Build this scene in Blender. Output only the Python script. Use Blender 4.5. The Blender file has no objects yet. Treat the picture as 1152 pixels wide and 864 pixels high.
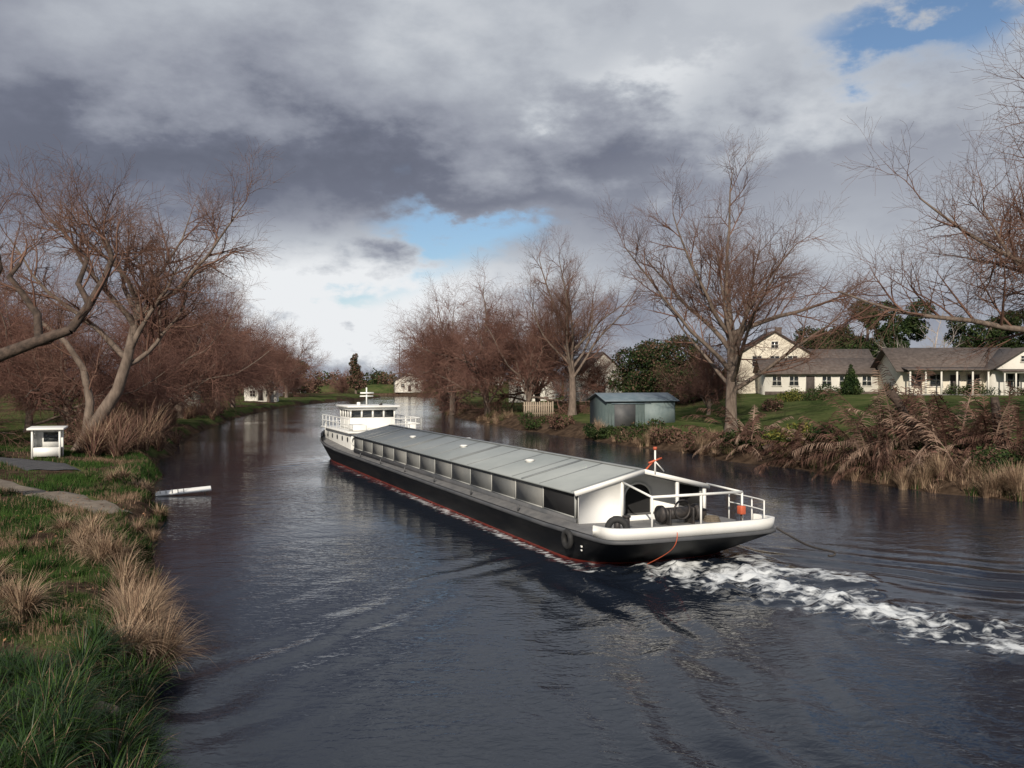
import bpy, math, random
import numpy as np
from mathutils import Vector
R=random.Random(7); RN=np.random.default_rng(11)
sc=bpy.context.scene
# ---------------------------------------------------------------- utils
def link(o): sc.collection.objects.link(o); return o
def mk(name,V,Fs,mats=(),midx=None,smooth=False,parent=None,attr=None):
    V=np.asarray(V,dtype=np.float32).reshape(-1,3)
    if not isinstance(Fs,(list,tuple)): Fs=[Fs]
    me=bpy.data.meshes.new(name)
    me.vertices.add(len(V)); me.vertices.foreach_set('co',V.ravel())
    loops=np.concatenate([f.ravel() for f in Fs]).astype(np.int32)
    tot=np.concatenate([np.full(len(f),f.shape[1]) for f in Fs]).astype(np.int32)
    st=np.concatenate([[0],np.cumsum(tot)[:-1]]).astype(np.int32)
    me.loops.add(len(loops)); me.loops.foreach_set('vertex_index',loops)
    me.polygons.add(len(tot)); me.polygons.foreach_set('loop_start',st)
    try: me.polygons.foreach_set('loop_total',tot)
    except Exception: pass
    for m in mats: me.materials.append(m)
    if midx is not None: me.polygons.foreach_set('material_index',np.asarray(midx,dtype=np.int32))
    if smooth: me.polygons.foreach_set('use_smooth',np.ones(len(tot),dtype=bool))
    if attr:
        for k,a in attr.items():
            A=me.attributes.new(k,'FLOAT','POINT'); A.data.foreach_set('value',np.asarray(a,dtype=np.float32).ravel())
    me.update(calc_edges=True); me.validate()
    o=link(bpy.data.objects.new(name,me))
    if parent: o.parent=parent
    return o
def empty(name,loc=(0,0,0),rz=0):
    e=bpy.data.objects.new(name,None); link(e); e.location=loc; e.rotation_euler=(0,0,rz); e.empty_display_size=.3; return e
CF=np.array([[0,3,2,1],[4,5,6,7],[0,1,5,4],[1,2,6,5],[2,3,7,6],[3,0,4,7]])
def box(name,par,c,s,mat,rot=(0,0,0),bev=0):
    x,y,z=[a/2 for a in s]
    V=[(-x,-y,-z),(x,-y,-z),(x,y,-z),(-x,y,-z),(-x,-y,z),(x,-y,z),(x,y,z),(-x,y,z)]
    o=mk(name,V,CF,[mat],parent=par); o.location=c; o.rotation_euler=rot
    if bev: b=o.modifiers.new('b','BEVEL'); b.width=bev; b.segments=2
    return o
def cyl(name,par,p0,p1,r,mat,n=10,r1=None):
    p0=Vector(p0);p1=Vector(p1); r1=r if r1 is None else r1
    d=(p1-p0).normalized(); a=d.cross(Vector((.31,.52,.8))).normalized(); b=d.cross(a)
    V=[];
    for p,rr in((p0,r),(p1,r1)):
        for i in range(n):
            t=2*math.pi*i/n; V.append(p+rr*(math.cos(t)*a+math.sin(t)*b))
    F=[np.array([[i,(i+1)%n,n+(i+1)%n,n+i] for i in range(n)]),np.array([list(range(n))[::-1]]),np.array([list(range(n,2*n))])]
    return mk(name,[tuple(v) for v in V],F,[mat],parent=par)
def curve(name,par,pts,r,mat,cyc=False):
    c=bpy.data.curves.new(name,'CURVE'); c.dimensions='3D'; s=c.splines.new('NURBS'); s.points.add(len(pts)-1)
    for i,p in enumerate(pts): s.points[i].co=(*p,1)
    s.use_endpoint_u=True; s.order_u=3; s.use_cyclic_u=cyc; c.bevel_depth=r; c.bevel_resolution=2; c.materials.append(mat)
    o=link(bpy.data.objects.new(name,c)); o.parent=par; return o
def torus(name,par,c,R0,r0,mat,rot=(0,0,0)):
    V=[];n,m=20,8
    for i in range(n):
        for j in range(m):
            a=2*math.pi*i/n;b=2*math.pi*j/m; q=R0+r0*math.cos(b); V.append((q*math.cos(a),q*math.sin(a),r0*math.sin(b)))
    F=np.array([[i*m+j,((i+1)%n)*m+j,((i+1)%n)*m+(j+1)%m,i*m+(j+1)%m] for i in range(n) for j in range(m)])
    o=mk(name,V,F,[mat],smooth=True,parent=par); o.location=c;o.rotation_euler=rot;return o
def _h(ix,iy,s):
    n=(ix.astype(np.int64)*374761393+iy.astype(np.int64)*668265263+s*982451653)&0x7fffffff
    n=((n^(n>>13))*1274126177)&0x7fffffff; n=n^(n>>16)
    return (n&0xffff)/65535.0
def vn(x,y,s=0):
    ix=np.floor(x);iy=np.floor(y);fx=x-ix;fy=y-iy;fx=fx*fx*(3-2*fx);fy=fy*fy*(3-2*fy)
    a=_h(ix,iy,s);b=_h(ix+1,iy,s);c=_h(ix,iy+1,s);d=_h(ix+1,iy+1,s)
    return (a*(1-fx)+b*fx)*(1-fy)+(c*(1-fx)+d*fx)*fy
def fbm(x,y,s=0,o=4):
    x=np.asarray(x,float);y=np.asarray(y,float);t=0;a=.5;w=0
    for i in range(o): t=t+a*vn(x*2**i+i*17.3,y*2**i+i*9.1,s+i);w+=a;a*=.5
    return t/w
def ss(t): t=np.clip(t,0,1); return t*t*(3-2*t)
def pdist(x,y,P):
    best=np.full(x.shape,1e9);par=np.zeros(x.shape);L=0
    for (x0,y0),(x1,y1) in zip(P[:-1],P[1:]):
        dx,dy=x1-x0,y1-y0;l2=dx*dx+dy*dy;t=np.clip(((x-x0)*dx+(y-y0)*dy)/l2,0,1)
        d=np.hypot(x-x0-t*dx,y-y0-t*dy);m=d<best;best=np.where(m,d,best);par=np.where(m,L+t*l2**.5,par);L+=l2**.5
    return best,par,L
# ---------------------------------------------------------------- materials
def mat(name,c1,c2=None,scale=3.0,rough=.7,metal=0,bump=0,spec=.5,detail=4,bscale=None,lo=.35,hi=.65,stretch=None,coord='Object',trans=0):
    m=bpy.data.materials.new(name);m.use_nodes=True;nt=m.node_tree;b=nt.nodes['Principled BSDF']
    b.inputs['Roughness'].default_value=rough;b.inputs['Metallic'].default_value=metal;b.inputs['Specular IOR Level'].default_value=spec
    b.inputs['Base Color'].default_value=(*c1,1)
    if coord=='World': vec=nt.nodes.new('ShaderNodeNewGeometry').outputs['Position']
    else: vec=nt.nodes.new('ShaderNodeTexCoord').outputs[coord]
    if stretch:
        mp=nt.nodes.new('ShaderNodeMapping');mp.inputs['Scale'].default_value=stretch;nt.links.new(vec,mp.inputs[0]);vec=mp.outputs[0]
    if c2:
        n=nt.nodes.new('ShaderNodeTexNoise');n.inputs['Scale'].default_value=scale;n.inputs['Detail'].default_value=detail;n.inputs['Roughness'].default_value=.62
        nt.links.new(vec,n.inputs['Vector'])
        r=nt.nodes.new('ShaderNodeValToRGB');r.color_ramp.elements[0].position=lo;r.color_ramp.elements[1].position=hi
        r.color_ramp.elements[0].color=(*c1,1);r.color_ramp.elements[1].color=(*c2,1)
        nt.links.new(n.outputs['Fac'],r.inputs[0]);nt.links.new(r.outputs[0],b.inputs['Base Color'])
    if bump:
        n2=nt.nodes.new('ShaderNodeTexNoise');n2.inputs['Scale'].default_value=bscale or scale*4;n2.inputs['Detail'].default_value=3
        nt.links.new(vec,n2.inputs['Vector']);bp=nt.nodes.new('ShaderNodeBump');bp.inputs['Strength'].default_value=bump;bp.inputs['Distance'].default_value=.03
        nt.links.new(n2.outputs['Fac'],bp.inputs['Height']);nt.links.new(bp.outputs[0],b.inputs['Normal'])
    return m
def veg(name,c1,c2,scale=1.0):
    m=bpy.data.materials.new(name);m.use_nodes=True;nt=m.node_tree;N=nt.nodes;N.remove(N['Principled BSDF'])
    d=N.new('ShaderNodeBsdfDiffuse');nt.links.new(d.outputs[0],N['Material Output'].inputs['Surface'])
    tc=N.new('ShaderNodeTexCoord');n=N.new('ShaderNodeTexNoise');n.inputs['Scale'].default_value=scale;n.inputs['Detail'].default_value=1;nt.links.new(tc.outputs['Object'],n.inputs['Vector'])
    r=N.new('ShaderNodeValToRGB');e=r.color_ramp.elements;e[0].position=.35;e[1].position=.65;e[0].color=(*c1,1);e[1].color=(*c2,1)
    nt.links.new(n.outputs['Fac'],r.inputs[0]);nt.links.new(r.outputs[0],d.inputs['Color']);return m
M=dict(
 bark=mat('bark',(.10,.075,.06),(.20,.155,.125),4,.9,bump=.6,stretch=(1,1,.3)),
 twig=veg('twig',(.12,.068,.053),(.20,.122,.095),.5),
 twig2=veg('twig_mauve',(.135,.072,.060),(.225,.13,.105),.5),
 twigp=veg('pale_twig',(.35,.30,.27),(.5,.45,.42),1),
 darkbark=mat('dark_bark',(.035,.025,.02),(.10,.07,.055),5,.9,bump=.8),
 gA=veg('grass_green',(.026,.060,.014),(.058,.102,.027),1.2),
 gB=veg('grass_deep',(.014,.034,.011),(.033,.064,.022),1.5),
 gS=mat('strappy_leaf',(.010,.028,.009),(.032,.066,.019),1.5,.5,detail=1,spec=.3),
 gT=veg('grass_straw',(.27,.19,.13),(.44,.33,.225),2),
 gT2=veg('grass_straw_brown',(.14,.09,.062),(.27,.185,.13),2),
 frond=veg('dead_frond',(.05,.028,.023),(.15,.088,.068),1.5),
 frond2=veg('dead_frond_light',(.16,.105,.082),(.31,.22,.17),1.5),
 leafD=veg('leaf_dark',(.014,.026,.012),(.035,.05,.022),.8),
 leafM=veg('leaf_mid',(.03,.052,.018),(.06,.08,.03),.8),
 leafY=veg('leaf_yellow',(.11,.12,.03),(.2,.18,.05),.8),
 leafB=veg('leaf_brown',(.08,.05,.038),(.15,.10,.07),.8),
 fallen=mat('fallen_leaf',(.22,.10,.05),(.36,.19,.10),6,.8),
 black=mat('hull_black',(.007,.008,.010),(.020,.019,.019),1.6,.5,bump=.15,bscale=1.5,lo=.4,hi=.8,spec=.22,stretch=(1,.4,2)),
 red=mat('boot_red',(.32,.042,.027),(.16,.035,.025),3,.5),
 white=mat('white_paint',(.82,.82,.79),(.66,.65,.60),.9,.45,lo=.5,hi=.9,bump=.03,coord='World'),
 cream=mat('cream_paint',(.74,.69,.58),(.62,.57,.47),.6,.7,lo=.35,hi=.75,coord='World'),
 hwhite=mat('house_white',(.72,.70,.64),(.60,.58,.52),.6,.7,lo=.35,hi=.75,coord='World'),
 frame=mat('frame_grey',(.30,.31,.30),(.40,.40,.38),.9,.6,coord='World'),
 roofg=mat('cover_grey',(.21,.235,.24),(.31,.335,.335),.35,.5,lo=.3,hi=.7,bump=.08,bscale=1.8),
 seam=mat('cover_seam',(.17,.185,.19),(.23,.24,.245),.8,.55,coord='World'),
 panel=mat('side_panel_grey',(.13,.135,.135),(.21,.21,.20),.45,.6,bump=.03,bscale=2,coord='World'),
 panel2=mat('coaming_grey',(.06,.065,.072),(.11,.11,.115),.7,.6,coord='World'),
 deck=mat('deck_grey',(.14,.14,.145),(.22,.215,.21),2,.7),
 glass=mat('window_glass',(.02,.025,.03),rough=.06,spec=.8),
 dark=mat('opening_shade',(.012,.012,.013),rough=.8),  # near-black colour standing for the shade inside openings
 rubber=mat('rubber',(.015,.015,.016),(.03,.03,.03),5,.8),
 iron=mat('dark_iron',(.03,.03,.032),(.07,.06,.055),6,.6,metal=.4),
 orange=mat('orange_paint',(.62,.12,.05),(.45,.1,.05),4,.5),
 rope=mat('rope',(.10,.08,.06),(.18,.15,.11),20,.9),
 roofb=mat('shingle_brown',(.075,.058,.05),(.135,.108,.095),2.5,.85,bump=.5,bscale=9),
 roofd=mat('shingle_dark',(.05,.042,.04),(.085,.07,.065),2.5,.85,bump=.5,bscale=9),
 shed=mat('shed_green_grey',(.075,.11,.112),(.11,.145,.145),1.5,.6),
 shedl=mat('shed_pale',(.15,.20,.21),(.20,.25,.25),1.5,.6),
 shedr=mat('shed_roof',(.10,.14,.17),(.16,.20,.23),1,.4),
 wood=mat('weathered_wood',(.28,.22,.16),(.42,.35,.27),3,.85,stretch=(3,3,.5)),
 path=mat('path_dirt',(.13,.105,.08),(.23,.19,.15),1.5,.95,bump=.5,bscale=12),
 asphalt=mat('path_asphalt',(.05,.05,.055),(.075,.073,.075),3,.9,bump=.4,bscale=30),
)
def ground_mat():
    m=bpy.data.materials.new('ground_grass_soil');m.use_nodes=True;nt=m.node_tree;N=nt.nodes;L=nt.links;N.remove(N['Principled BSDF']);b=N.new('ShaderNodeBsdfDiffuse');L.new(b.outputs[0],N['Material Output'].inputs['Surface'])
    tc=N.new('ShaderNodeTexCoord')
    def noise(s,d=5):
        n=N.new('ShaderNodeTexNoise');n.inputs['Scale'].default_value=s;n.inputs['Detail'].default_value=d;n.inputs['Roughness'].default_value=.68;L.new(tc.outputs['Object'],n.inputs['Vector']);return n.outputs['Fac']
    def ramp(f,p0,c0,p1,c1):
        r=N.new('ShaderNodeValToRGB');e=r.color_ramp.elements;e[0].position=p0;e[0].color=(*c0,1);e[1].position=p1;e[1].color=(*c1,1);L.new(f,r.inputs[0]);return r.outputs[0]
    g=ramp(noise(.35,6),.36,(.042,.066,.021),.66,(.108,.118,.048))
    s=ramp(noise(1.3,4),.35,(.038,.026,.019),.7,(.12,.083,.058))
    at=N.new('ShaderNodeAttribute');at.attribute_name='dirt'
    ad=N.new('ShaderNodeMath');ad.operation='ADD';L.new(at.outputs['Fac'],ad.inputs[0]);ns=N.new('ShaderNodeMath');ns.operation='MULTIPLY_ADD';L.new(noise(2.5,4),ns.inputs[0]);ns.inputs[1].default_value=.8;ns.inputs[2].default_value=-.4;L.new(ns.outputs[0],ad.inputs[1])
    fr=ramp(ad.outputs[0],.4,(0,0,0),.6,(1,1,1))
    mx=N.new('ShaderNodeMixRGB');L.new(fr,mx.inputs[0]);L.new(g,mx.inputs[1]);L.new(s,mx.inputs[2]);L.new(mx.outputs[0],b.inputs['Color'])
    bp=N.new('ShaderNodeBump');bp.inputs['Strength'].default_value=.8;bp.inputs['Distance'].default_value=.1;L.new(noise(6,3),bp.inputs['Height']);L.new(bp.outputs[0],b.inputs['Normal'])
    return m
# ---------------------------------------------------------------- terrain
LY=[-200,0,11.5,16,29,38,54,80,119,167,227,263,280,300,3000];LX=[5,-.3,-4.7,-6.3,-11.6,-15.5,-21.3,-29,-37,-43,-41,-38,-75,-300,-3000]
RY=[-200,0,20,36.5,41,49,57.5,67.6,77,96,131,185,263,290,310,330,3000];RX=[60,48,29,21,18.3,15.9,12.9,8.6,5,-1.5,-10,-16,-22,-40,-120,-300,-2990]
def XL(y): y=np.asarray(y,float); return np.interp(y,LY,LX)+(fbm(y*.22,y*0+3,5,3)-.5)*1.3
def XR(y): y=np.asarray(y,float); return np.interp(y,RY,RX)+(fbm(y*.2,y*0+8,6,3)-.5)*2.2
def hz(x,y):
    x=np.asarray(x,float);y=np.asarray(y,float)
    dl=XL(y)-x;dr=x-XR(y);nb=fbm(x*.35,y*.35,2,4)-.5;nf=fbm(x*1.5,y*1.5,9,3)-.5
    zl=.72*ss(dl/1.1)+.38*ss((dl-1)/9)+ (nb*.45+nf*.16)*ss(dl/1.5)
    zr=.85*ss(dr/2.6)+2.55*ss((dr-2)/38)+(nb*.35+nf*.12)*ss(dr/2)*np.where(dr>10,.4,1)
    zb=-1.6*ss(np.minimum(-dl,-dr)/2.0)-.03
    return np.where(dl>0,zl,np.where(dr>0,zr,zb))
def dirtf(x,y):
    dl=XL(y)-x;dr=x-XR(y)
    left=np.clip(1.0-dl/1.0,0,1)*.8+ss((fbm(x*.45+3,y*.3,31,4)-.49)*7)*.85+ .9*np.exp(-(((x+7.8)/1.3)**2+((y-13.6)/.9)**2))
    right=np.clip(1.5-dr/4.5,0,1)+ss((fbm(x*.15,y*.15,33,3)-.58)*6)*.5
    return np.where(dl>0,left,np.where(dr>0,right,1))
offs=np.concatenate([np.arange(0,3,.25),np.arange(3,14,.5),np.arange(14,60,2),[62,70,80,95,120,160,220,320,500,900,1600,3000]])
riv=np.linspace(0,1,12)[1:-1]
ys=np.concatenate([[-200,-120,-70],np.arange(-40,6,2),np.arange(6,60,.4),np.arange(60,140,1.2),np.arange(140,340,4),[350,370,400,450,520,650,850,1200,1700,2300,3000]])
rows=[]
for y in ys:
    l=float(XL(y));r=float(XR(y)); rows.append(np.concatenate([(l-offs)[::-1],l+(r-l)*riv,r+offs]))
GX=np.array(rows);GY=np.repeat(ys[:,None],GX.shape[1],1);GZ=hz(GX,GY);ny,nx=GX.shape
idx=np.arange(ny*nx).reshape(ny,nx)
F=np.stack([idx[:-1,:-1],idx[:-1,1:],idx[1:,1:],idx[1:,:-1]],-1).reshape(-1,4)
mk('ground',np.stack([GX,GY,GZ],-1),F,[ground_mat()],smooth=True,attr={'dirt':dirtf(GX,GY)})
def strip(name,pts,w,m,lift=.035):
    P=[Vector(p) for p in pts];out=[]
    for a,b in zip(P[:-1],P[1:]):
        n=max(2,int((b-a).length/.3))
        for i in range(n): out.append(a.lerp(b,i/n))
    out.append(P[-1]);V=[];k=9
    for i,p in enumerate(out):
        d=(out[min(i+2,len(out)-1)]-out[max(i-2,0)]).normalized();nrm=Vector((-d.y,d.x))
        for j in range(k):
            ww=w*(1+.6*(float(fbm(i*.35,j*3.0+1.5,77,3))-.5)) ; q=p+nrm*ww*(j/(k-1)-.5)
            e=-.12 if j in(0,k-1) else 0
            V.append((q.x,q.y,float(hz(q.x,q.y))+lift+e))
    F=np.array([[i*k+j,(i+1)*k+j,(i+1)*k+j+1,i*k+j+1] for i in range(len(out)-1) for j in range(k-1)])
    mk(name,V,F,[m],smooth=True)
strip('dirt_path',[(-30,39.5),(-24,37),(-19.5,34),(-16,31.7),(-12.9,29.0)],1.5,M['path'],.04)
strip('asphalt_path',[(-45,44),(-34,43.5),(-27,43.2),(-23,42.5),(-20.8,40.5)],3.0,M['asphalt'],.04)
# ---------------------------------------------------------------- barge frame
BO=(4.95,22.9);BA=math.radians(22.8);SV,SU=.95,1.05
def b2w(v,u): v*=SV;u*=SU;return (BO[0]+math.cos(BA)*v-math.sin(BA)*u,BO[1]+math.sin(BA)*v+math.cos(BA)*u)
# ---------------------------------------------------------------- water
def water():
    xs=np.concatenate([[-3000,-1000,-400,-150,-60,-30,-20],np.arange(-15,16,.12),[18,22,30,60,150,500,3000]])
    yy=np.concatenate([[-200,-50,0,6,9],np.arange(10,32,.1),np.arange(32,68,.18),[70,75,85,100,140,200,300,600,3000]])
    X,Y=np.meshgrid(xs,yy);Z=np.zeros_like(X);Fm=np.zeros_like(X)
    core=((X>-14.9)&(X<15.8)&(Y>10.1)&(Y<67))
    T=[(4.3,24.0),(4.6,23.0),(5.6,22.4),(6.3,21.3),(7.1,20.1),(7.9,18.9),(8.9,17.6),(9.6,16.6),(10.8,15.2),(12,13.8)]
    wx=X+(fbm(X*1.1,Y*1.1,51,4)-.5)*1.3;wy=Y+(fbm(X*1.1,Y*1.1,52,4)-.5)*1.3
    d,p,Lt=pdist(wx,wy,T)
    w=1.1-.05*p; fade=np.clip(1.15-p/Lt,0,1)**.45
    br=.35+1.15*fbm(X*1.9,Y*1.9,58,3)
    Fm+=np.exp(-(d/w)**2)*fade*1.08*br
    Z+=core*np.exp(-(d/(w*1.4))**2)*fade*(fbm(X*2.3,Y*2.3,53,4)-.35)*.6
    Fm+=.45*np.exp(-(d/2.2)**2)*fade*ss((fbm(X*1.4+5,Y*1.4,59,4)-.5)*8)
    T2=[(6.9,24.6),(6.3,23.6),(7.6,22.8),(8.6,22.2)]
    d2,p2,_=pdist(wx,wy,T2);Fm+=.8*np.exp(-(d2/.5)**2);Z+=core*.12*np.exp(-(d2/.6)**2)
    for sgn,am in((-1,.75),(1,.55)):
        P=[b2w(sgn*2.78,u) for u in(1.2,6,20,34,38)];d3,p3,_=pdist(X,Y,P)
        Fm+=am*np.exp(-(d3/(.2+.006*p3))**2)*(.35+1.1*fbm(X*.8,Y*.8,60,3))*np.clip(1.3-p3/32,.35,1);Z+=core*.05*np.exp(-((d3-.35)/.3)**2)*(fbm(X,Y,61,3))
    for P,am in(([b2w(-2.6,2),(2.9,17),(3.7,10.5)],.05),([b2w(-2.75,4),(-2.5,22),(-5,14)],.022),([b2w(2.7,2),(12,22),(22,19)],.05),([b2w(-2.8,34),(-18,46),(-22,38)],.02)):
        d4,p4,_=pdist(X+(fbm(X*.4,Y*.4,70,2)-.5)*1.6,Y,P);Z+=core*am*np.cos(d4*5.2)*np.exp(-d4/1.5)*ss(p4/2)*(.4+1.2*fbm(X*.3,Y*.3,71,2))
    edge=np.minimum.reduce([np.clip((X+15)/2,0,1),np.clip((15.8-X)/2,0,1),np.clip((Y-10)/1,0,1),np.clip((67-Y)/3,0,1)]);Z*=edge;Fm*=edge
    n1,n0=X.shape;i=np.arange(n1*n0).reshape(n1,n0);F=np.stack([i[:-1,:-1],i[:-1,1:],i[1:,1:],i[1:,:-1]],-1).reshape(-1,4)
    m=bpy.data.materials.new('river_water');m.use_nodes=True;nt=m.node_tree;N=nt.nodes;L=nt.links;b=N['Principled BSDF']
    b.inputs['Base Color'].default_value=(.012,.017,.028,1);b.inputs['Roughness'].default_value=.06;b.inputs['IOR'].default_value=1.35
    tc=N.new('ShaderNodeTexCoord')
    def nz(sc_,det,st,rot=0):
        mp=N.new('ShaderNodeMapping');mp.inputs['Scale'].default_value=st;mp.inputs['Rotation'].default_value=(0,0,rot);L.new(tc.outputs['Object'],mp.inputs[0])
        n=N.new('ShaderNodeTexNoise');n.inputs['Scale'].default_value=sc_;n.inputs['Detail'].default_value=det;n.inputs['Roughness'].default_value=.55;n.inputs['Distortion'].default_value=.5;L.new(mp.outputs[0],n.inputs['Vector']);return n.outputs['Fac']
    a=nz(.9,2,(.75,1.25,1),.35);c=nz(5.2,2,(.9,1.3,1),-.2);pm=nz(.08,1,(1,1,1))
    mm=N.new('ShaderNodeMath');mm.operation='MULTIPLY_ADD';L.new(c,mm.inputs[0]);mm.inputs[1].default_value=.36;L.new(a,mm.inputs[2])
    rp=N.new('ShaderNodeMapRange');rp.inputs['From Min'].default_value=.38;rp.inputs['From Max'].default_value=.62;rp.inputs['To Min'].default_value=.25;rp.inputs['To Max'].default_value=1.0;L.new(pm,rp.inputs['Value'])
    bp=N.new('ShaderNodeBump');bp.inputs['Distance'].default_value=.042;L.new(rp.outputs[0],bp.inputs['Strength']);L.new(mm.outputs[0],bp.inputs['Height']);L.new(bp.outputs[0],b.inputs['Normal'])
    at=N.new('ShaderNodeAttribute');at.attribute_name='foam'
    fn=nz(3.4,5,(1,1.4,1));f2=N.new('ShaderNodeMath');f2.operation='MULTIPLY_ADD';L.new(fn,f2.inputs[0]);f2.inputs[1].default_value=3.2;f2.inputs[2].default_value=-1.82
    ad=N.new('ShaderNodeMath');ad.operation='ADD';L.new(at.outputs['Fac'],ad.inputs[0]);L.new(f2.outputs[0],ad.inputs[1])
    mr=N.new('ShaderNodeMapRange');mr.inputs['From Min'].default_value=.24;mr.inputs['From Max'].default_value=1.0;L.new(ad.outputs[0],mr.inputs['Value'])
    gate=N.new('ShaderNodeMapRange');gate.inputs['From Min'].default_value=.06;gate.inputs['From Max'].default_value=.3;L.new(at.outputs['Fac'],gate.inputs['Value'])
    g2=N.new('ShaderNodeMath');g2.operation='MULTIPLY';L.new(mr.outputs[0],g2.inputs[0]);L.new(gate.outputs[0],g2.inputs[1])
    fb=N.new('ShaderNodeBsdfDiffuse');fb.inputs['Color'].default_value=(.64,.67,.69,1)
    mx=N.new('ShaderNodeMixShader');L.new(g2.outputs[0],mx.inputs[0]);L.new(b.outputs[0],mx.inputs[1]);L.new(fb.outputs[0],mx.inputs[2]);L.new(mx.outputs[0],N['Material Output'].inputs['Surface'])
    mk('river_water',np.stack([X,Y,Z],-1),F,[m],smooth=True,attr={'foam':Fm})
water()
# ---------------------------------------------------------------- barge
def barge():
    B=empty('cargo_barge',(BO[0],BO[1],0),BA);B.scale=(SV,SU,1)
    def sheer(u): return .12*max(0,(5-u)/5)**2+.55*max(0,(u-31)/9)**2
    def outline(hw,u0,u1,d0,e0,d1,e1):
        P=[]
        for i in range(33):
            ph=math.pi*(1-i/32);c=math.cos(ph);s=abs(math.sin(ph));P.append((hw*math.copysign(abs(c)**(2/e0),c),u0+d0*(1-s**(2/e0))))
        for i in range(1,12): t=i/12;P.append((hw,(u0+d0)*(1-t)+(u1-d1)*t))
        for i in range(25):
            ph=math.pi*(i/24);c=math.cos(ph);s=abs(math.sin(ph));P.append((hw*math.copysign(abs(c)**(2/e1),c),u1-d1*(1-s**(2/e1))))
        for i in range(1,12): t=i/12;P.append((-hw,(u1-d1)*(1-t)+(u0+d0)*t))
        return P
    dk=(.0,40.4,1.1,4.6,5.5,2.3)
    specs=[(2.0,2.8,37,2.0,2.6,6,2,-.6,0),(2.60,1.6,39,2.0,3.0,6.5,2,.02,0),(2.62,1.5,39.1,2.0,3.0,6.5,2,.10,0),(2.70,.6,40,1.5,3.6,6,2.1,.5,.6),(2.75,*dk,.76,1),(2.80,-.05,40.5,1.1,4.6,5.5,2.3,.79,1),(2.80,-.05,40.5,1.1,4.6,5.5,2.3,.86,1),(2.75,*dk,.89,1),(2.66,.1,40.3,1.1,4.6,5.5,2.3,.89,1)]
    V=[];
    for hw,u0,u1,d0,e0,d1,e1,z,k in specs:
        for v,u in outline(hw,u0,u1,d0,e0,d1,e1): V.append((v,u,z+k*sheer(u)))
    n=len(V)//len(specs);F=[];mi=[]
    for r in range(len(specs)-1):
        for i in range(n): F.append([r*n+i,r*n+(i+1)%n,(r+1)*n+(i+1)%n,(r+1)*n+i]);mi.append(1 if r<2 else (2 if r in(5,6) else 0))
    Fs=[np.array(F),np.array([[ (len(specs)-1)*n+i for i in range(n)]])];mi.append(3)
    mk('hull',V,Fs,[M['black'],M['red'],M['panel2'],M['deck']],mi,parent=B)
    def bulwark(nm,sel,h,mt,z0=.895):
        o=[p for p in outline(2.76,*dk) if sel(p[1])];V=[]
        for v,u in o:
            s=sheer(u);vi=v*.965;ui=u+(.09 if u<10 else -.09)
            V+=[(v,u,z0+s),(v*1.006,u-(.03 if u<10 else -.03),z0+h+s),(vi,ui,z0+h+s),(vi,ui,z0+s)]
        F=[]
        for i in range(len(o)-1):
            for j in range(4): F.append([i*4+j,(i+1)*4+j,(i+1)*4+(j+1)%4,i*4+(j+1)%4])
        F=np.array(F);m=len(o)-1
        mk(nm,V,[F,np.array([[3,2,1,0],[m*4,m*4+1,m*4+2,m*4+3]])],[mt],parent=B)
    bulwark('near_bulwark',lambda u:u<1.6,.28,M['white'])
    bulwark('far_bulwark',lambda u:u>36.5,.3,M['black'])
    U0,U1=3.0,29.5;wv=2.2;ze=1.84;zr=2.42
    for s in(-1,1):
        box('coaming_%s'%('l' if s<0 else 'r'),B,(s*wv,(U0+U1)/2,1.0),(.10,U1-U0,.24),M['panel2'])
        nP=13;L=(U1-U0)/nP
        for i in range(nP):
            uc=U0+L*(i+.5)
            pm=M['panel'] if i>0 else M['dark']  # nearest bay is open: a dark sheet paints its inner shade
            box('side_panel',B,(s*wv,uc,1.46),(.05,L-.05,.68),pm)
            box('side_post',B,(s*(wv+.005),U0+L*i+.02,1.47),(.07,.05,.68),M['frame'])
            box('panel_rail',B,(s*(wv+.012),uc,1.145),(.06,L-.1,.035),M['frame'])
            if i%2: box('deck_stanchion',B,(s*2.62,uc,1.02),(.05,.05,.22),M['panel2'])
        box('eave_rail',B,(s*(wv+.03),(U0+U1)/2,ze-.01),(.12,U1-U0,.06),M['frame'])
    V=[];ov=2.36
    for u in(U0-.1,U1+.1):
        V+=[(-ov,u,ze+.04),(0,u,zr),(ov,u,ze+.04),(ov,u,ze-.01+.0),(0,u,zr-.06),(-ov,u,ze-.01)]
    mk('cargo_cover_roof',V,[np.array([[0,6,7,1],[1,7,8,2],[3,9,10,4],[4,10,11,5],[0,5,11,6],[2,8,9,3],[0,1,4,5],[1,2,3,4],[6,11,10,7],[7,10,9,8]])],[M['roofg']],parent=B)
    sl=math.atan2(zr-ze-.04,ov);ll=math.hypot(ov,zr-ze-.04)
    k=13
    for i in range(k+1):
        u=U0+(U1-U0)*i/k
        for s in(-1,1):
            box('roof_seam',B,(s*ov/2,u,(zr+ze+.04)/2+.008),(ll,.035,.02),M['seam'],rot=(0,s*sl,0))
    for i in range(4): box('hatch_joint',B,(-ov/2,U0+(U1-U0)*(i+.5)/4,(zr+ze+.04)/2+.016),(ll,.10,.03),M['seam'],rot=(0,-sl,0))
    box('ridge_cap',B,(0,(U0+U1)/2,zr+.01),(.2,U1-U0,.025),M['seam'])
    for v,u in((-1.0,8.5),(-.9,15.2),(.9,12),(-1,22),(.8,19)):
        z=zr-(zr-ze)*abs(v)/ov
        cyl('roof_vent',B,(v,u,z),(v,u,z+.06),.15,M['white'],14);cyl('roof_vent_cap',B,(v,u,z+.06),(v,u,z+.1),.2,M['white'],14,.12)
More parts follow.
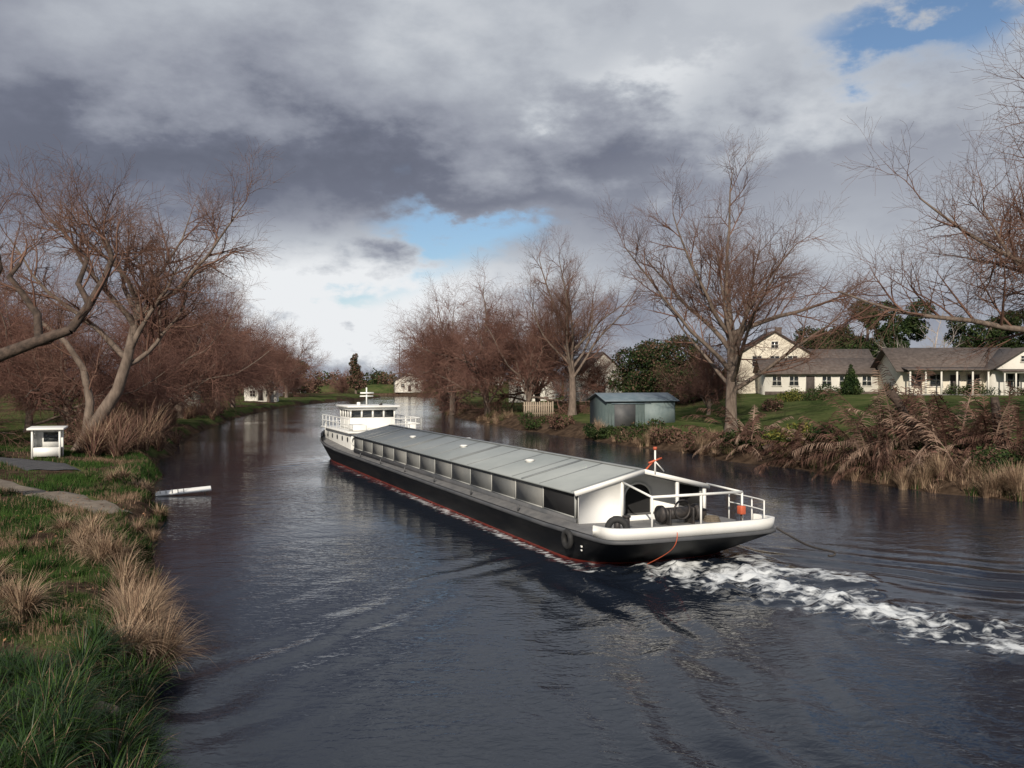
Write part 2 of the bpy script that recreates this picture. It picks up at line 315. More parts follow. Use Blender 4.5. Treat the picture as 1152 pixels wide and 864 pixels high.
    def gable(nm,u,vs,mt,t=.06,zb=.9):
        top=[(v,zr-.03-(zr-ze)*abs(v)/ov-.04) for v in vs]
        pts=[(vs[0],zb)]+[(vs[-1],zb)]+top[::-1];n=len(pts)
        V=[(a,u-t/2,z) for a,z in pts]+[(a,u+t/2,z) for a,z in pts]
        mk(nm,V,[np.array([list(range(n))]),np.array([list(range(n,2*n))[::-1]]),np.array([[i,(i+1)%n,n+(i+1)%n,n+i] for i in range(n)])],[mt],parent=B)
    gable('front_panel',2.86,[-2.2,-.75],M['white'])
    gable('shelter_back_wall',4.2,[-.75,0,2.2],M['white'])
    box('shelter_side',B,(-.75,3.56,1.5),(.05,1.3,1.2),M['white'])
    box('front_coaming',B,(.72,2.9,1.0),(2.88,.07,.22),M['white'])
    A=[(.15,.92)]+[(.65-.5*math.cos(t),1.45+.42*math.sin(t)) for t in np.linspace(0,math.pi,12)]+[(1.15,.92)]
    mk('arched_doorway_shade',[(a,4.15,z) for a,z in A],[np.array([list(range(len(A)))])],[M['dark']],parent=B)  # flat dark sheet, doorway recess shade put into the colour
    curve('door_arch_trim',B,[(a,4.13,z) for a,z in A],.035,M['white'])
    for s in(-1,1): box('front_beam',B,(s*ov/2,2.80,(zr+ze)/2-.02),(ll,.09,.13),M['white'],rot=(0,s*sl,0))
    for v in(-.75,1.2,2.2): 
        h=zr-.1-(zr-ze)*abs(v)/ov
        box('front_post',B,(v,2.84,(.9+h)/2),(.09,.09,h-.9),M['white'])
    for v in(-.75,.9,2.35): cyl('shelter_post',B,(v,1.3,.9),(v,1.3,1.86),.032,M['white'],8)
    cyl('shelter_rail',B,(-.75,1.3,1.86),(2.35,1.3,1.86),.04,M['white'],8)
    for v in(-.75,2.35): cyl('shelter_brace',B,(v,1.3,1.86),(v*.98,2.85,1.92 if v>0 else 2.1),.03,M['white'],8)
    for v in(.15,.95): box('windlass_cheek',B,(v,1.9,1.17),(.07,.45,.55),M['iron'],bev=.05)
    cyl('windlass_drum',B,(-.05,1.9,1.28),(1.15,1.9,1.28),.17,M['iron'],14)
    for v in(-.05,1.15): cyl('windlass_warping_end',B,(v-.06,1.9,1.28),(v+.06,1.9,1.28),.24,M['iron'],16)
    torus('windlass_wheel',B,(.55,1.7,1.4),.26,.03,M['iron'],(math.pi/2,0,0))
    for q in range(4): torus('rope_coil',B,(1.75,1.9,.94+.05*q),.24-.02*q,.035,M['rope'])
    for v in(-1.75,-1.45): cyl('bollard',B,(v,1.5,.88),(v,1.5,1.33),.09,M['iron'],12);cyl('bollard_cap',B,(v,1.5,1.33),(v,1.5,1.37),.12,M['iron'],12)
    box('engine_box',B,(1.5,2.4,1.1),(.6,.45,.40),M['iron'],bev=.04)
    box('red_locker',B,(2.2,1.15,1.38),(.18,.2,.24),M['orange'],bev=.03);cyl('locker_post',B,(2.2,1.15,.9),(2.2,1.15,1.27),.03,M['iron'],8)
    for v,u in((2.45,.5),(2.62,1.2),(2.62,2.2)): cyl('rail_post',B,(v,u,.9),(v,u,1.72),.022,M['white'],6)
    for z in(1.45,1.72): curve('guard_rail',B,[(2.45,.5,z),(2.62,1.2,z),(2.62,2.2,z)],.018,M['white'])
    torus('tyre_fender',B,(-2.3,.62,1.22),.24,.09,M['rubber'],(math.pi/2,0,-.5))
    torus('tyre_fender_2',B,(-2.93,2.2,.72),.2,.08,M['rubber'],(0,math.pi/2,0))
    box('draught_mark',B,(-2.765,1.7,.60),(.02,.10,.05),M['white']);box('draught_mark_2',B,(-2.765,1.7,.50),(.02,.08,.04),M['white'])
    cyl('signal_mast',B,(.35,2.75,2.3),(.35,2.75,3.0),.028,M['white'],8)
    cyl('signal_mast_top',B,(.35,2.75,3.0),(.35,2.75,3.08),.06,M['orange'],8)
    cyl('mast_crossarm',B,(.12,2.75,2.62),(.58,2.75,2.75),.03,M['orange'],8);cyl('mast_brace',B,(.05,2.8,2.42),(.35,2.75,2.72),.022,M['orange'],6)
    cyl('mast_brace2',B,(.7,2.8,2.36),(.35,2.75,2.66),.02,M['white'],6)
    curve('hull_line',B,[(-.9,-.06,1.15),(-.93,-.14,.9),(-1.0,.3,.5),(-1.08,1.3,.02)],.011,M['orange'])
    curve('trailing_hook_line',B,[(2.62,.2,1.0),(3.0,.0,.76),(3.5,-.1,.5),(4.1,-.2,.36),(4.3,-.25,.32),(4.28,-.25,.2),(4.1,-.2,.22)],.03,M['iron'])
    W=M['white']
    box('deckhouse',B,(0,34.2,1.42),(4.3,7.4,1.0),W,bev=.06)
    box('deckhouse_roof',B,(0,34.2,1.96),(4.8,7.9,.08),W,bev=.02)
    for i in range(5):
        for s in(-1,1): cyl('porthole',B,(s*2.14,31.4+1.4*i,1.5),(s*2.17,31.4+1.4*i,1.5),.16,M['glass'],14)
    for v in(-1.4,0,1.4): box('deckhouse_window',B,(v,30.49,1.5),(.7,.03,.4),M['glass'])
    box('wheelhouse_lower',B,(0,34.8,2.35),(3.0,2.8,.7),W,bev=.04)
    box('wheelhouse_windows',B,(0,34.8,2.98),(2.86,2.66,.62),M['glass'])
    for i in range(5):
        v=-1.46+.73*i
        for u in(33.44,36.16): box('window_mullion',B,(v,u,2.98),(.12,.09,.58),W)
    for i in range(1,4):
        for s in(-1,1): box('window_mullion_side',B,(s*1.46,33.44+.68*i,2.98),(.09,.12,.58),W)
    box('wheelhouse_fascia',B,(0,34.75,3.24),(3.2,3.0,.14),W)
    box('wheelhouse_roof',B,(0,34.75,3.38),(3.5,3.4,.12),W,bev=.05)
    cyl('radar_mast',B,(0,35,3.4),(0,35,4.55),.05,W,8);cyl('radar_arm',B,(-.45,35,4.0),(.45,35,4.0),.04,W,8);box('radar_scanner',B,(0,34.9,4.2),(.9,.12,.1),W)
    cyl('horn',B,(.7,34.3,3.45),(.7,33.9,3.5),.05,M['iron'],8,.09)
    box('search_lamp',B,(-.9,33.6,3.55),(.22,.22,.22),W,bev=.05)
    def rail(pts,z0,h):
        for z in(z0+h,z0+h*.55): curve('deck_rail',B,[(a,b,z) for a,b in pts],.028,W).data.splines[0].order_u=2
        for (a,b),(c,d) in zip(pts[:-1],pts[1:]):
            n=max(1,int(math.hypot(c-a,d-b)/1.0))
            for i in range(n+1): cyl('rail_stanchion',B,(a+(c-a)*i/n,b+(d-b)*i/n,z0),(a+(c-a)*i/n,b+(d-b)*i/n,z0+h),.022,W,6)
    rail([(-2.3,30.5),(-2.3,38)],2.0,.75);rail([(2.3,38),(2.3,30.5),(.3,30.4)],2.0,.75);rail([(-2.45,36.5),(-1.9,38.6),(0,39.8),(1.9,38.6),(2.4,36.5)],1.5,.75)
    box('lifebuoy_box',B,(1.9,31.2,2.25),(.5,.4,.45),W,bev=.05);torus('lifebuoy',B,(-1.9,30.42,1.5),.26,.06,M['white'],(math.pi/2,0,0))
    box('dinghy_locker',B,(-1.5,31.6,2.2),(.9,1.3,.35),W,bev=.08)
barge()
# ---------------------------------------------------------------- trees
class TreeB:
    def __init__(s): s.g={}
    def add(s,pts,rad,sides,m): s.g.setdefault((len(pts),sides,m),[]).append((pts,rad))
    def build(s,name,mats,loc=(0,0,0),rz=0,sc_=1):
        Vs=[];Fs=[];mi=[];o=0
        for (n,k,m),L in s.g.items():
            P=np.array([a for a,_ in L]);Rr=np.array([b for _,b in L]);B_=len(L)
            T=np.gradient(P,axis=1);T/=np.linalg.norm(T,axis=2,keepdims=True)+1e-9
            a=np.cross(T,np.array([.83,.5,.23]));a/=np.linalg.norm(a,axis=2,keepdims=True)+1e-9;b=np.cross(T,a)
            th=2*np.pi*np.arange(k)/k
            V=P[:,:,None,:]+Rr[:,:,None,None]*(np.cos(th)[None,None,:,None]*a[:,:,None,:]+np.sin(th)[None,None,:,None]*b[:,:,None,:])
            base=np.arange(B_*n*k).reshape(B_,n,k)+o;nx_=np.roll(base,-1,axis=2)
            F=np.stack([base[:,:-1],nx_[:,:-1],nx_[:,1:],base[:,1:]],-1).reshape(-1,4)
            Vs.append(V.reshape(-1,3));Fs.append(F);mi.append(np.full(len(F),m));o+=B_*n*k
        ob=mk(name,np.concatenate(Vs),Fs,mats,np.concatenate(mi),smooth=True);ob.location=loc;ob.rotation_euler=(0,0,rz);ob.scale=(sc_,)*3;return ob
def rvec(): return Vector((R.gauss(0,1),R.gauss(0,1),R.gauss(0,1)))
def spawn(T,pts,rad,lvl,S):
    if lvl>=len(S['kids']): return
    n=len(pts);k=S['kids'][lvl];k=max(1,int(round(k*R.uniform(.75,1.25))));st=S['start'][lvl]
    for i in range(k):
        t=st+(1-st)*((i+R.random())/k); 
        if i==k-1: t=.99
        f=t*(n-1);j=min(int(f),n-2);f-=j
        p=pts[j].lerp(pts[j+1],f);d=(pts[j+1]-pts[j]).normalized();r=rad[j]*(1-f)+rad[j+1]*f
        ang=math.radians(R.uniform(*S['ang'][lvl]))*(.4 if i==k-1 else 1)
        a=d.cross(rvec()).normalized();
        if lvl==0:
            az=2*math.pi*(i*.381966+R.uniform(-.06,.06))+S.get('az',0);a=Vector((math.cos(az),math.sin(az),0));a=(a-d*a.dot(d)).normalized()
        cd=(d*math.cos(ang)+a*math.sin(ang)).normalized()
        L=S['len'][lvl+1]*R.uniform(.7,1.15)*(1-(.45*t if lvl>0 else 0))
        grow(T,p,cd,L,min(S['rad'][lvl+1]*R.uniform(.75,1.1),r*.85),lvl+1,S)
def grow(T,p,d,L,r,lvl,S):
    n=[6,8,5,4,2,2,2][lvl];pts=[p.copy()];rad=[r];trop=S['trop'][min(lvl,len(S['trop'])-1)];wob=S['wob']
    for i in range(n):
        d=(d+rvec()*wob*(1 if lvl else .4)+Vector((0,0,trop))).normalized();p=p+d*(L/n);pts.append(p);rad.append(max(r*(1-.82*(i+1)/n if lvl else 1-.45*(i+1)/n),.005))
    if lvl==0: rad[0]*=1.35
    T.add([tuple(q) for q in pts],rad,[9,6,4,3,3,3,3][lvl],0 if lvl<2 else 1)
    spawn(T,pts,rad,lvl,S)
VASE=dict(kids=[14,9,7,6,2],start=[.42,.2,.1,.1,.2],ang=[(14,66),(25,55),(25,55),(25,55),(25,60)],len=[8.5,11.5,5.0,2.5,1.4,.9],rad=[.5,.2,.075,.034,.019,.013],trop=[.05,.05,.06,.04,.02],wob=.085)
OPEN=dict(kids=[9,8,7,6,2],start=[.45,.2,.12,.12,.2],ang=[(25,70),(25,60),(30,60),(30,60),(30,60)],len=[8,9.5,4.8,2.4,1.4,.95],rad=[.5,.22,.085,.038,.02,.013],trop=[.05,.04,.03,.01,.0],wob=.13)
BUSHY=dict(kids=[13,9,8,9],start=[.2,.15,.1,.1],ang=[(15,75),(30,65),(30,65),(30,65)],len=[5,8.5,4.2,2.4,1.6],rad=[.35,.15,.07,.032,.02],trop=[.03,.03,.02,0,-.02],wob=.16)
def tree(name,S,loc,rz=0,sc_=1,mats=None,lean=(0,0)):
    T=TreeB();grow(T,Vector((0,0,-.4)),Vector((lean[0],lean[1],1)).normalized(),S['len'][0],S['rad'][0],0,S)
    return T.build(name,mats or [M['bark'],M['twig']],loc,rz,sc_)
def inst(o,x,y,rz,s,name='bare_tree',sz=None):
    c=bpy.data.objects.new(name,o.data);link(c);c.location=(x,y,float(hz(x,y))-.1);c.rotation_euler=(0,0,rz);c.scale=(s,s,(sz or s));return c
def gz(x,y): return (x,y,float(hz(x,y))-.1)
t1=tree('bare_tree',VASE,gz(16.8,68),0,1.0)
ST2=dict(VASE);ST2['kids']=[12,8,7,6,2];ST2['ang']=[(14,58),(25,55),(25,55),(25,55),(25,60)]
t2=tree('bare_tree',ST2,gz(6.8,100),1,.95)
ST4=dict(VASE);ST4['ang']=[(18,72),(25,60),(28,60),(28,60),(25,60)];ST4['wob']=.11;ST4['trop']=[.05,.03,.03,.01,0]
t4=tree('bare_tree',ST4,gz(30.6,45.5),2.0,1.12)
b1=tree('bare_tree',BUSHY,gz(-3,112),0,1.25,[M['bark'],M['twig2']],(-.2,0))
b2=tree('bare_tree',BUSHY,gz(1.8,106),0,1.05,[M['bark'],M['twig2']],(.15,0))
for a in((b2,-8.5,128,2,1.35),(b1,-11,146,1,1.3),(b2,3.5,116,4,1.2),
          (b1,-32,82,2.4,1.15),(b2,-36.5,98,2.5,1.25),(b1,-39,118,1,1.25),(b2,-44,140,5,1.25),(b1,-47,172,2,1.1),
          (b2,-36,66,1.2,.9),(b1,-31,62,2.2,.75),(b2,-46,78,5,1.05),(b1,-40,56,4,.8),(b2,-34,50,1.1,.62),(b1,-28.5,70,.3,.6),(b2,11,112,2,.62),(b1,19,86,4.2,.6),
          (b2,-52,205,2,1.2),(b1,-60,232,1,1.1)): 
    inst(a[0],*a[1:])
T=TreeB();S=dict(OPEN);S['kids']=[10,8,7,6,2];S['len']=[9,8.6,4.4,2.3,1.4,.9];S['start']=[.42,.2,.12,.1,.1];S['ang']=[(20,68),(25,60),(30,60),(30,60),(30,60)];S['trop']=[.05,.07,.05,.02,0];S['az']=.6
tp=[Vector(p) for p in((0,0,-.3),(1.3,0,1.9),(2.4,.2,3.7),(3.0,.2,5.6),(3.3,.3,7.2),(3.6,.4,8.8),(3.3,.4,9.8))];tr=[.50,.40,.34,.30,.26,.21,.16]
T.add([tuple(p) for p in tp],tr,9,0);spawn(T,tp,tr,0,S)
tp=[Vector(p) for p in((.6,0,.8),(.7,.3,3),(.2,.5,5.0),(-.9,.6,6.6),(-2.4,.7,7.8))];tr=[.3,.25,.2,.16,.12]
T.add([tuple(p) for p in tp],tr,8,0);spawn(T,tp,tr,1,S)
T.build('bare_tree',[M['bark'],M['twig']],gz(-26,53))
T=TreeB();S=dict(OPEN);S['kids']=[3,4,4,4,2];S['len']=[6,3.2,2.2,1.6,1.0,.6];S['rad']=[.3,.10,.05,.025,.014,.01];S['wob']=.2;S['trop']=[.05,.05,.1,.08,.05]
for P,r in(([(-19.2,28,.8),(-18.8,28,2.6),(-18,28,4.4),(-17,28,5.4),(-16.1,28,5.8),(-14.9,28,6.25),(-13.95,28.1,6.6)],[.42,.36,.3,.24,.21,.18,.15]),
           ([(-13.95,28.1,6.6),(-13.4,28.2,7.4),(-12.95,28.3,8.3),(-12.7,28.3,8.9),(-12.95,28.4,9.5)],[.15,.13,.10,.08,.05]),
           ([(-14.9,28,6.25),(-15.05,28.2,7.1),(-15.6,28.3,7.8),(-16.0,28.3,8.3),(-15.7,28.4,8.75)],[.13,.12,.10,.09,.06]),
           ([(-13.4,28.2,7.4),(-13.9,28.5,8.1),(-13.7,28.7,8.9),(-14.2,28.8,9.4)],[.11,.09,.07,.04]),
           ([(-17,28,5.4),(-17.3,28.5,7.2),(-16.6,28.8,8.6),(-16.9,29,9.8)],[.2,.16,.12,.07])):
    P=[Vector(p) for p in P];T.add([tuple(p) for p in P],r,8,0);spawn(T,P,r,1,S)
T.build('broken_limb_tree',[M['darkbark'],M['twig']])
SB=dict(BUSHY);SB['kids']=[8,7,5];tree('birch_tree',SB,gz(58,125),0,1.0,[M['twigp'],M['twigp']])
# ---------------------------------------------------------------- leafy things
def leaves(blobs,n,size,shell=.55):
    c=np.array([b[:3] for b in blobs],float);r=np.array([b[3:6] for b in blobs],float)
    w=np.prod(r,axis=1)**(2/3);w/=w.sum();i=RN.choice(len(blobs),n,p=w)
    d=RN.normal(size=(n,3));d/=np.linalg.norm(d,axis=1,keepdims=True);q=RN.uniform(shell,1.05,(n,1))
    q*=.85+.3*fbm(d[:,0]*3+i*7,d[:,1]*3+d[:,2]*2,5,3)[:,None]
    P=c[i]+d*q*r[i];a=RN.normal(size=(n,3));a/=np.linalg.norm(a,axis=1,keepdims=True);b=np.cross(a,RN.normal(size=(n,3)));b/=np.linalg.norm(b,axis=1,keepdims=True)
    s=size*RN.uniform(.6,1.3,(n,1));V=np.stack([P-a*s-b*s*.25,P+b*s*.5-a*s*.1,P+a*s,P-b*s*.5+a*s*.1],1)
    return V.reshape(-1,3),np.arange(4*n).reshape(n,4)
def bush(name,x,y,blobs,n,size,mats,mix=(.6,.3,.1),trunk=None):
    V,F=leaves(blobs,n,size);mi=RN.choice(len(mats),n,p=np.array(mix[:len(mats)])/sum(mix[:len(mats)]))
    mats=list(mats)
    if trunk:
        vs=[];fs=[];o=len(V)
        for h,r in((-.5,trunk[1]*1.3),(trunk[0]*.5,trunk[1]),(trunk[0],trunk[1]*.6)):
            for k in range(8): vs.append((r*math.cos(k*math.pi/4),r*math.sin(k*math.pi/4),h))
        for q in range(2):
            for k in range(8): fs.append([o+q*8+k,o+q*8+(k+1)%8,o+q*8+8+(k+1)%8,o+q*8+8+k])
        V=np.concatenate([V,np.array(vs)]);F=np.concatenate([F,np.array(fs)]);mi=np.concatenate([mi,np.full(len(fs),len(mats))]);mats.append(M['bark'])
    o=mk(name,V,F,mats,mi);o.location=gz(x,y);return o
def rb(n,R0,h0,h1,r0,r1,fl=.8):
    out=[]
    for _ in range(n):
        a=R.uniform(0,6.283);q=R0*math.sqrt(R.random());r=R.uniform(r0,r1);out.append((q*math.cos(a),q*math.sin(a),R.uniform(h0,h1),r,r,r*fl))
    return out
LD=[M['leafD'],M['leafM']]
bush('evergreen_tree',16.5,103,rb(18,4.8,2.5,6.6,1.5,2.6),24000,.16,[M['leafD'],M['leafM'],M['leafB']],(.55,.2,.25),(4,.3))
bush('evergreen_tree',21.5,106,rb(12,3.4,1.8,5.2,1.3,2.3),16000,.16,[M['leafD'],M['leafM'],M['leafB']],(.5,.2,.3),(3,.3))
for x,y,h,s in((60,150,13.5,1.1),(67,158,15.5,1.2),(54,156,11.5,.9),(84,156,14.0,1.2),(92,156,14.5,1.0),(101,150,13,1.1)):
    bush('eucalyptus_tree',x,y,rb(20,4.8*s,h-8.5,h-.8,1.1,2.3,.75),12000,.24,LD,(.7,.3),(h-3,.35))
bush('conifer_tree',45.5,106,[(0,0,1+.75*i,1.55-.2*i,1.55-.2*i,.8) for i in range(7)],5000,.16,LD,(.7,.3),(4,.15))
bush('conifer_tree',38.5,101,[(0,0,.6+.6*i,1.3-.27*i,1.3-.27*i,.7) for i in range(5)],3500,.14,LD,(.6,.4),(2,.12))
for x,y,R0,h,n,mx in((29,92,1.2,1.0,1500,'Y'),(30.5,90,1,.8,1200,'M'),(24,84,1.5,1.0,1500,'B'),(34,97,1.5,.8,1500,'M'),(49,97,1.8,.8,2000,'M'),(53,96,1.8,.7,1800,'D'),(57,95,1.8,.8,1800,'B'),(43,101,1.5,.9,1500,'B'),
     (15.7,55.5,1.6,1.0,2600,'M'),(17,53.5,1.3,1.4,2400,'Y'),(18.0,51,1.5,1.4,2600,'M'),(13.5,61,1.5,.8,2000,'B'),(9.8,69,1.6,.9,2200,'M'),(7.6,74,1.6,1.0,2400,'D'),(4.5,84,1.6,.9,2000,'B'),(24.5,43,1.6,1.1,2400,'D'),(-29,47,1.2,.7,1800,'D'),(-27.2,45.5,.7,.5,1200,'D'),(-27.5,58,1.6,1.2,2500,'B'),(20.4,47,1.6,1.5,2600,'D'),(23,44,1.6,1.1,2400,'D'),(27,40,2,.9,2200,'B'),(11.5,65,1.4,.9,2000,'B'),(15,58,1.3,.8,1800,'M'),(2.5,88,1.5,.9,1800,'M'),(25.0,37.5,1.6,.7,2400,'B'),(22.6,39.8,1.3,.6,2200,'M'),(20.6,41.8,1.2,.5,2000,'B')):
    mats={'Y':[M['leafY'],M['leafM']],'M':[M['leafM'],M['leafD'],M['leafB']],'B':[M['leafB'],M['twig2'],M['leafM']],'D':LD}[mx]
    bush('shrub',x,y,rb(7,R0,.2,h,.45,.95),n,.10,mats,(.55,.3,.15))
def distant():
    bl=[];
    for i in range(150):
        x=R.uniform(-260,330);y=R.uniform(300,460)
        if x<-30: y=R.uniform(290,420)
        h=R.uniform(2.5,6.5);r=R.uniform(3,7);bl.append((x,y,2.5+h*.5,r,r,h*.8))
    for i in range(40):
        x=R.uniform(-180,-60);y=R.uniform(180,280);bl.append((x,y,3,R.uniform(3,6),4,R.uniform(3,5)))
    for i in range(30):
        x=R.uniform(10,200);y=R.uniform(190,280);bl.append((x,y,4,R.uniform(3,6),4,R.uniform(2.5,4.5)))
    n=80000;V,F=leaves(bl,n,.6,.3)
    c=fbm(V[::4,0]*.05,V[::4,1]*.05,90,3)+RN.normal(size=n)*.06
    mi=np.where(c<.40,0,np.where(c<.48,1,np.where(c<.6,2,3)))
    mk('distant_trees',V,F,[M['leafD'],M['leafM'],M['leafB'],M['twig']],mi)
distant()
bush('distant_evergreen_tree',-73,300,rb(7,2.5,6,10,1.8,2.8),3500,.4,LD,(.7,.3),(8,.4))
bush('distant_evergreen_tree',-46,262,[(R.uniform(-.8,.8),0,2.5+1.05*i,2.6-.22*i,2.6-.22*i,1.1) for i in range(9)],4500,.28,[M['leafB'],M['leafD'],M['twig']],(.5,.3,.2),(10,.3))
inst(b1,-66,262,1,.8);inst(b2,-54,285,4,.8);inst(b1,-24,300,4,.9);inst(b1,-80,268,4,.9)
# ---------------------------------------------------------------- grass tufts
def blades(n,cx,cy,cz,L,w,lean,seg=4,rad=.1):
    az=RN.uniform(0,2*np.pi,n);L=L*RN.uniform(.55,1.15,n);ln=lean*RN.uniform(.3,1.2,n)
    w=np.broadcast_to(np.asarray(w,float),(n,))
    h=np.stack([np.cos(az),np.sin(az),0*az],-1);s=np.stack([-np.sin(az),np.cos(az),0*az],-1)
    p=np.stack([cx,cy,cz],-1)+h*(RN.uniform(0,1,n)*rad)[:,None];out=[]
    for i in range(seg+1):
        t=i/seg;th=ln*(.25+1.1*t);ww=(w*(1-t)**.7+.0015)[:,None]
        out.append(np.stack([p-s*ww/2,p+s*ww/2],1))
        p=p+(h*np.sin(th)[:,None]+np.array([0,0,1])*np.cos(th)[:,None])*(L/seg)[:,None]
    V=np.stack(out,1).reshape(-1,3);b=np.arange(n)[:,None]*(2*(seg+1))
    F=np.concatenate([np.stack([b[:,0]+2*i,b[:,0]+2*i+1,b[:,0]+2*i+3,b[:,0]+2*i+2],-1) for i in range(seg)]);return V,F,seg
def on_path(x,y):
    d,_,_=pdist(x,y,[(-30,39.5),(-24,37),(-19.5,34),(-16,31.7),(-12.9,29.0)]);d2,_,_=pdist(x,y,[(-45,44),(-34,43.5),(-27,43.2),(-23,42.5),(-20.8,40.5)]);return (d<.72)|(d2<1.4)
n=300000
y=8+ (RN.random(n)**1.7)*46;dl=RN.random(n)**1.2*17;x=XL(y)-.12-dl
keep=(x>-.62*y-3)&(~on_path(x,y))&(RN.random(n)>np.clip(dirtf(x,y)*1.2-.1,0,.95));x=x[keep];y=y[keep];n=len(x)
sz=np.clip(y/16,.8,2.2)
V,F,sg=blades(n,x,y,hz(x,y)-.01,.13*(1+.8*fbm(x*.6,y*.6,41,2))*sz**.4,.008*sz,1.1,2,.03)
c=fbm(x*.5,y*.5,44,3)+RN.normal(size=n)*.11;mi=np.where(c<.46,0,np.where(c<.63,1,2));mi=np.tile(mi,2)
mk('grass',V,F,[M['gA'],M['gB'],M['gT2']],mi)
def tufts(name,centres,per,L,w,lean,mats,mix,rad,seg=5):
    cx=np.repeat([c[0] for c in centres],per);cy=np.repeat([c[1] for c in centres],per);s=np.repeat([c[2] for c in centres],per)
    cz=hz(cx,cy)-.03;V,F,sg=blades(len(cx),cx,cy,cz,L*s,w,lean,seg,rad);mi=np.tile(RN.choice(len(mats),len(cx),p=mix),sg)
    mk(name,V,F,mats,mi)
C=[]
for i in range(210):
    yy=R.uniform(8.5,14.6);dd=R.random()**1.2*4.8;xx=float(XL(yy))-.05-dd;
    if (xx+7.8)**2/1.9+(yy-13.8)**2/.6<1: continue
    C.append((xx,yy,R.uniform(.6,1.35)))
tufts('long_grass',C,165,.62,.015,1.8,[M['gS'],M['gA'],M['gT2']],[.68,.24,.08],.10)
C=[]
for i in range(150):
    yy=R.uniform(15,40);dd=R.random()**2*3.5;xx=float(XL(yy))-.15-dd
    if on_path(np.array([xx]),np.array([yy]))[0]: continue
    C.append((xx,yy,R.uniform(.6,1.1)))
tufts('long_grass',C,90,.4,.016,1.1,[M['gB'],M['gA'],M['gT2']],[.45,.33,.22],.2)
for x,y,s,sp,k in((-6.45,15.2,1.15,.45,9),(-6.8,16.6,1.2,.5,9),(-7.3,18.0,1.1,.5,7),(-8.9,15.7,.9,.5,6),(-9.9,15.9,.95,.5,7),(-8.0,19.6,.95,.5,6),(-9.6,21,.9,.4,5),(-10.6,22.4,.85,.4,4),(-12.0,24.5,.7,.5,3),(-12.6,32,.9,.6,6),(-11.3,27.6,.6,.4,3),(-16.0,37.2,.9,.8,6),(-11.2,18.4,.8,.5,4)):
    C=[(x+R.gauss(0,sp*.6),y+R.gauss(0,sp*.6),s*R.uniform(.7,1.15)) for _ in range(k)];C=[c for c in C if c[0]<float(XL(c[1]))+.1] or [(x-.4,y,s)]
    tufts('dry_grass_tuft',C,210,.95,.008+.0004*y,1.7,[M['gT'],M['gT2']],[.5,.5],.10)
for x,y,s in((-21.8,50,2.4),(-22.8,52.5,3.0),(-23.6,55.5,3.2),(-24.8,59,3.4),(-26,63,3.2),(-27.8,68,3.0),(-30,75,2.6),(-32.5,85,2.6),(-35.5,98,2.5),(-38,112,2.2)):
    C=[(x-1+R.gauss(0,1.0),y+R.gauss(0,1.4),s*R.uniform(.6,1.1)) for _ in range(12)]
    tufts('reed_clump',C,90,1.0,.035,1.6,[M['gT2'],M['twig2'],M['gT']],[.45,.43,.12],.3)
C=[];C2=[]
for i in range(340):
    yy=R.uniform(30,135) if i<270 else R.uniform(32,50);xx=float(XR(yy))+.2+R.random()*2.4
    if i>=270 or R.random()<float(ss((fbm(yy*.25,3.3,88,2)-.38)*5)): (C if R.random()<.5 else C2).append((xx,yy,R.uniform(.5,1.1)))
tufts('dry_grass_bank',C,80,1.0,.024,1.5,[M['gT'],M['gT2']],[.3,.7],.35);tufts('green_bank_grass',C2,80,.8,.028,1.3,[M['gA'],M['gB'],M['gT2']],[.3,.3,.4],.35)
for y,s in((41.0,1.3),(37.4,1.35),(35.8,1.2),(66.0,1.2),(60.5,1.3),(76,1.1)):
    x=float(XR(y))+.9
    C=[(x+R.gauss(0,.5),y+R.gauss(0,.5),s*R.uniform(.7,1.1)) for _ in range(8)]
    tufts('dry_grass_tuft',C,220,1.1,.018,1.3,[M['gT'],M['gT2']],[.6,.4],.18)
n=3800;y=8.5+RN.random(n)**1.4*24;x=XL(y)-.2-RN.random(n)*8;z=hz(x,y)+.03+RN.random(n)*.10
a=RN.normal(size=(n,3))*[1,1,.35];a/=np.linalg.norm(a,axis=1,keepdims=True);b=np.cross(a,[0,0.2,1])+RN.normal(size=(n,3))*.25;s=RN.uniform(.02,.06,(n,1));P=np.stack([x,y,z],-1)
V=np.stack([P-a*s,P+b*s*.6,P+a*s,P-b*s*.6],1);mk('fallen_leaves',V,np.arange(4*n).reshape(n,4),[M['fallen'],M['gT2']],RN.integers(0,2,n))
stone=mat('stone',(.20,.13,.10),(.36,.27,.22),6,.9,bump=.6)
def rock(x,y,s):
    import bmesh
    bm=bmesh.new();bmesh.ops.create_icosphere(bm,subdivisions=3,radius=s)
    for v in bm.verts:
        k=1+.5*(float(fbm(v.co.x/s*1.5+x,v.co.y/s*1.5+v.co.z/s*1.1,3,3))-.5);v.co*=k;v.co.z*=.7
    me=bpy.data.meshes.new('rock');bm.to_mesh(me);bm.free();me.materials.append(stone);o=link(bpy.data.objects.new('rock',me));o.location=(x,y,float(hz(x,y))+s*.8)
rock(-5.45,11.7,.22);rock(-5.0,11.3,.14)
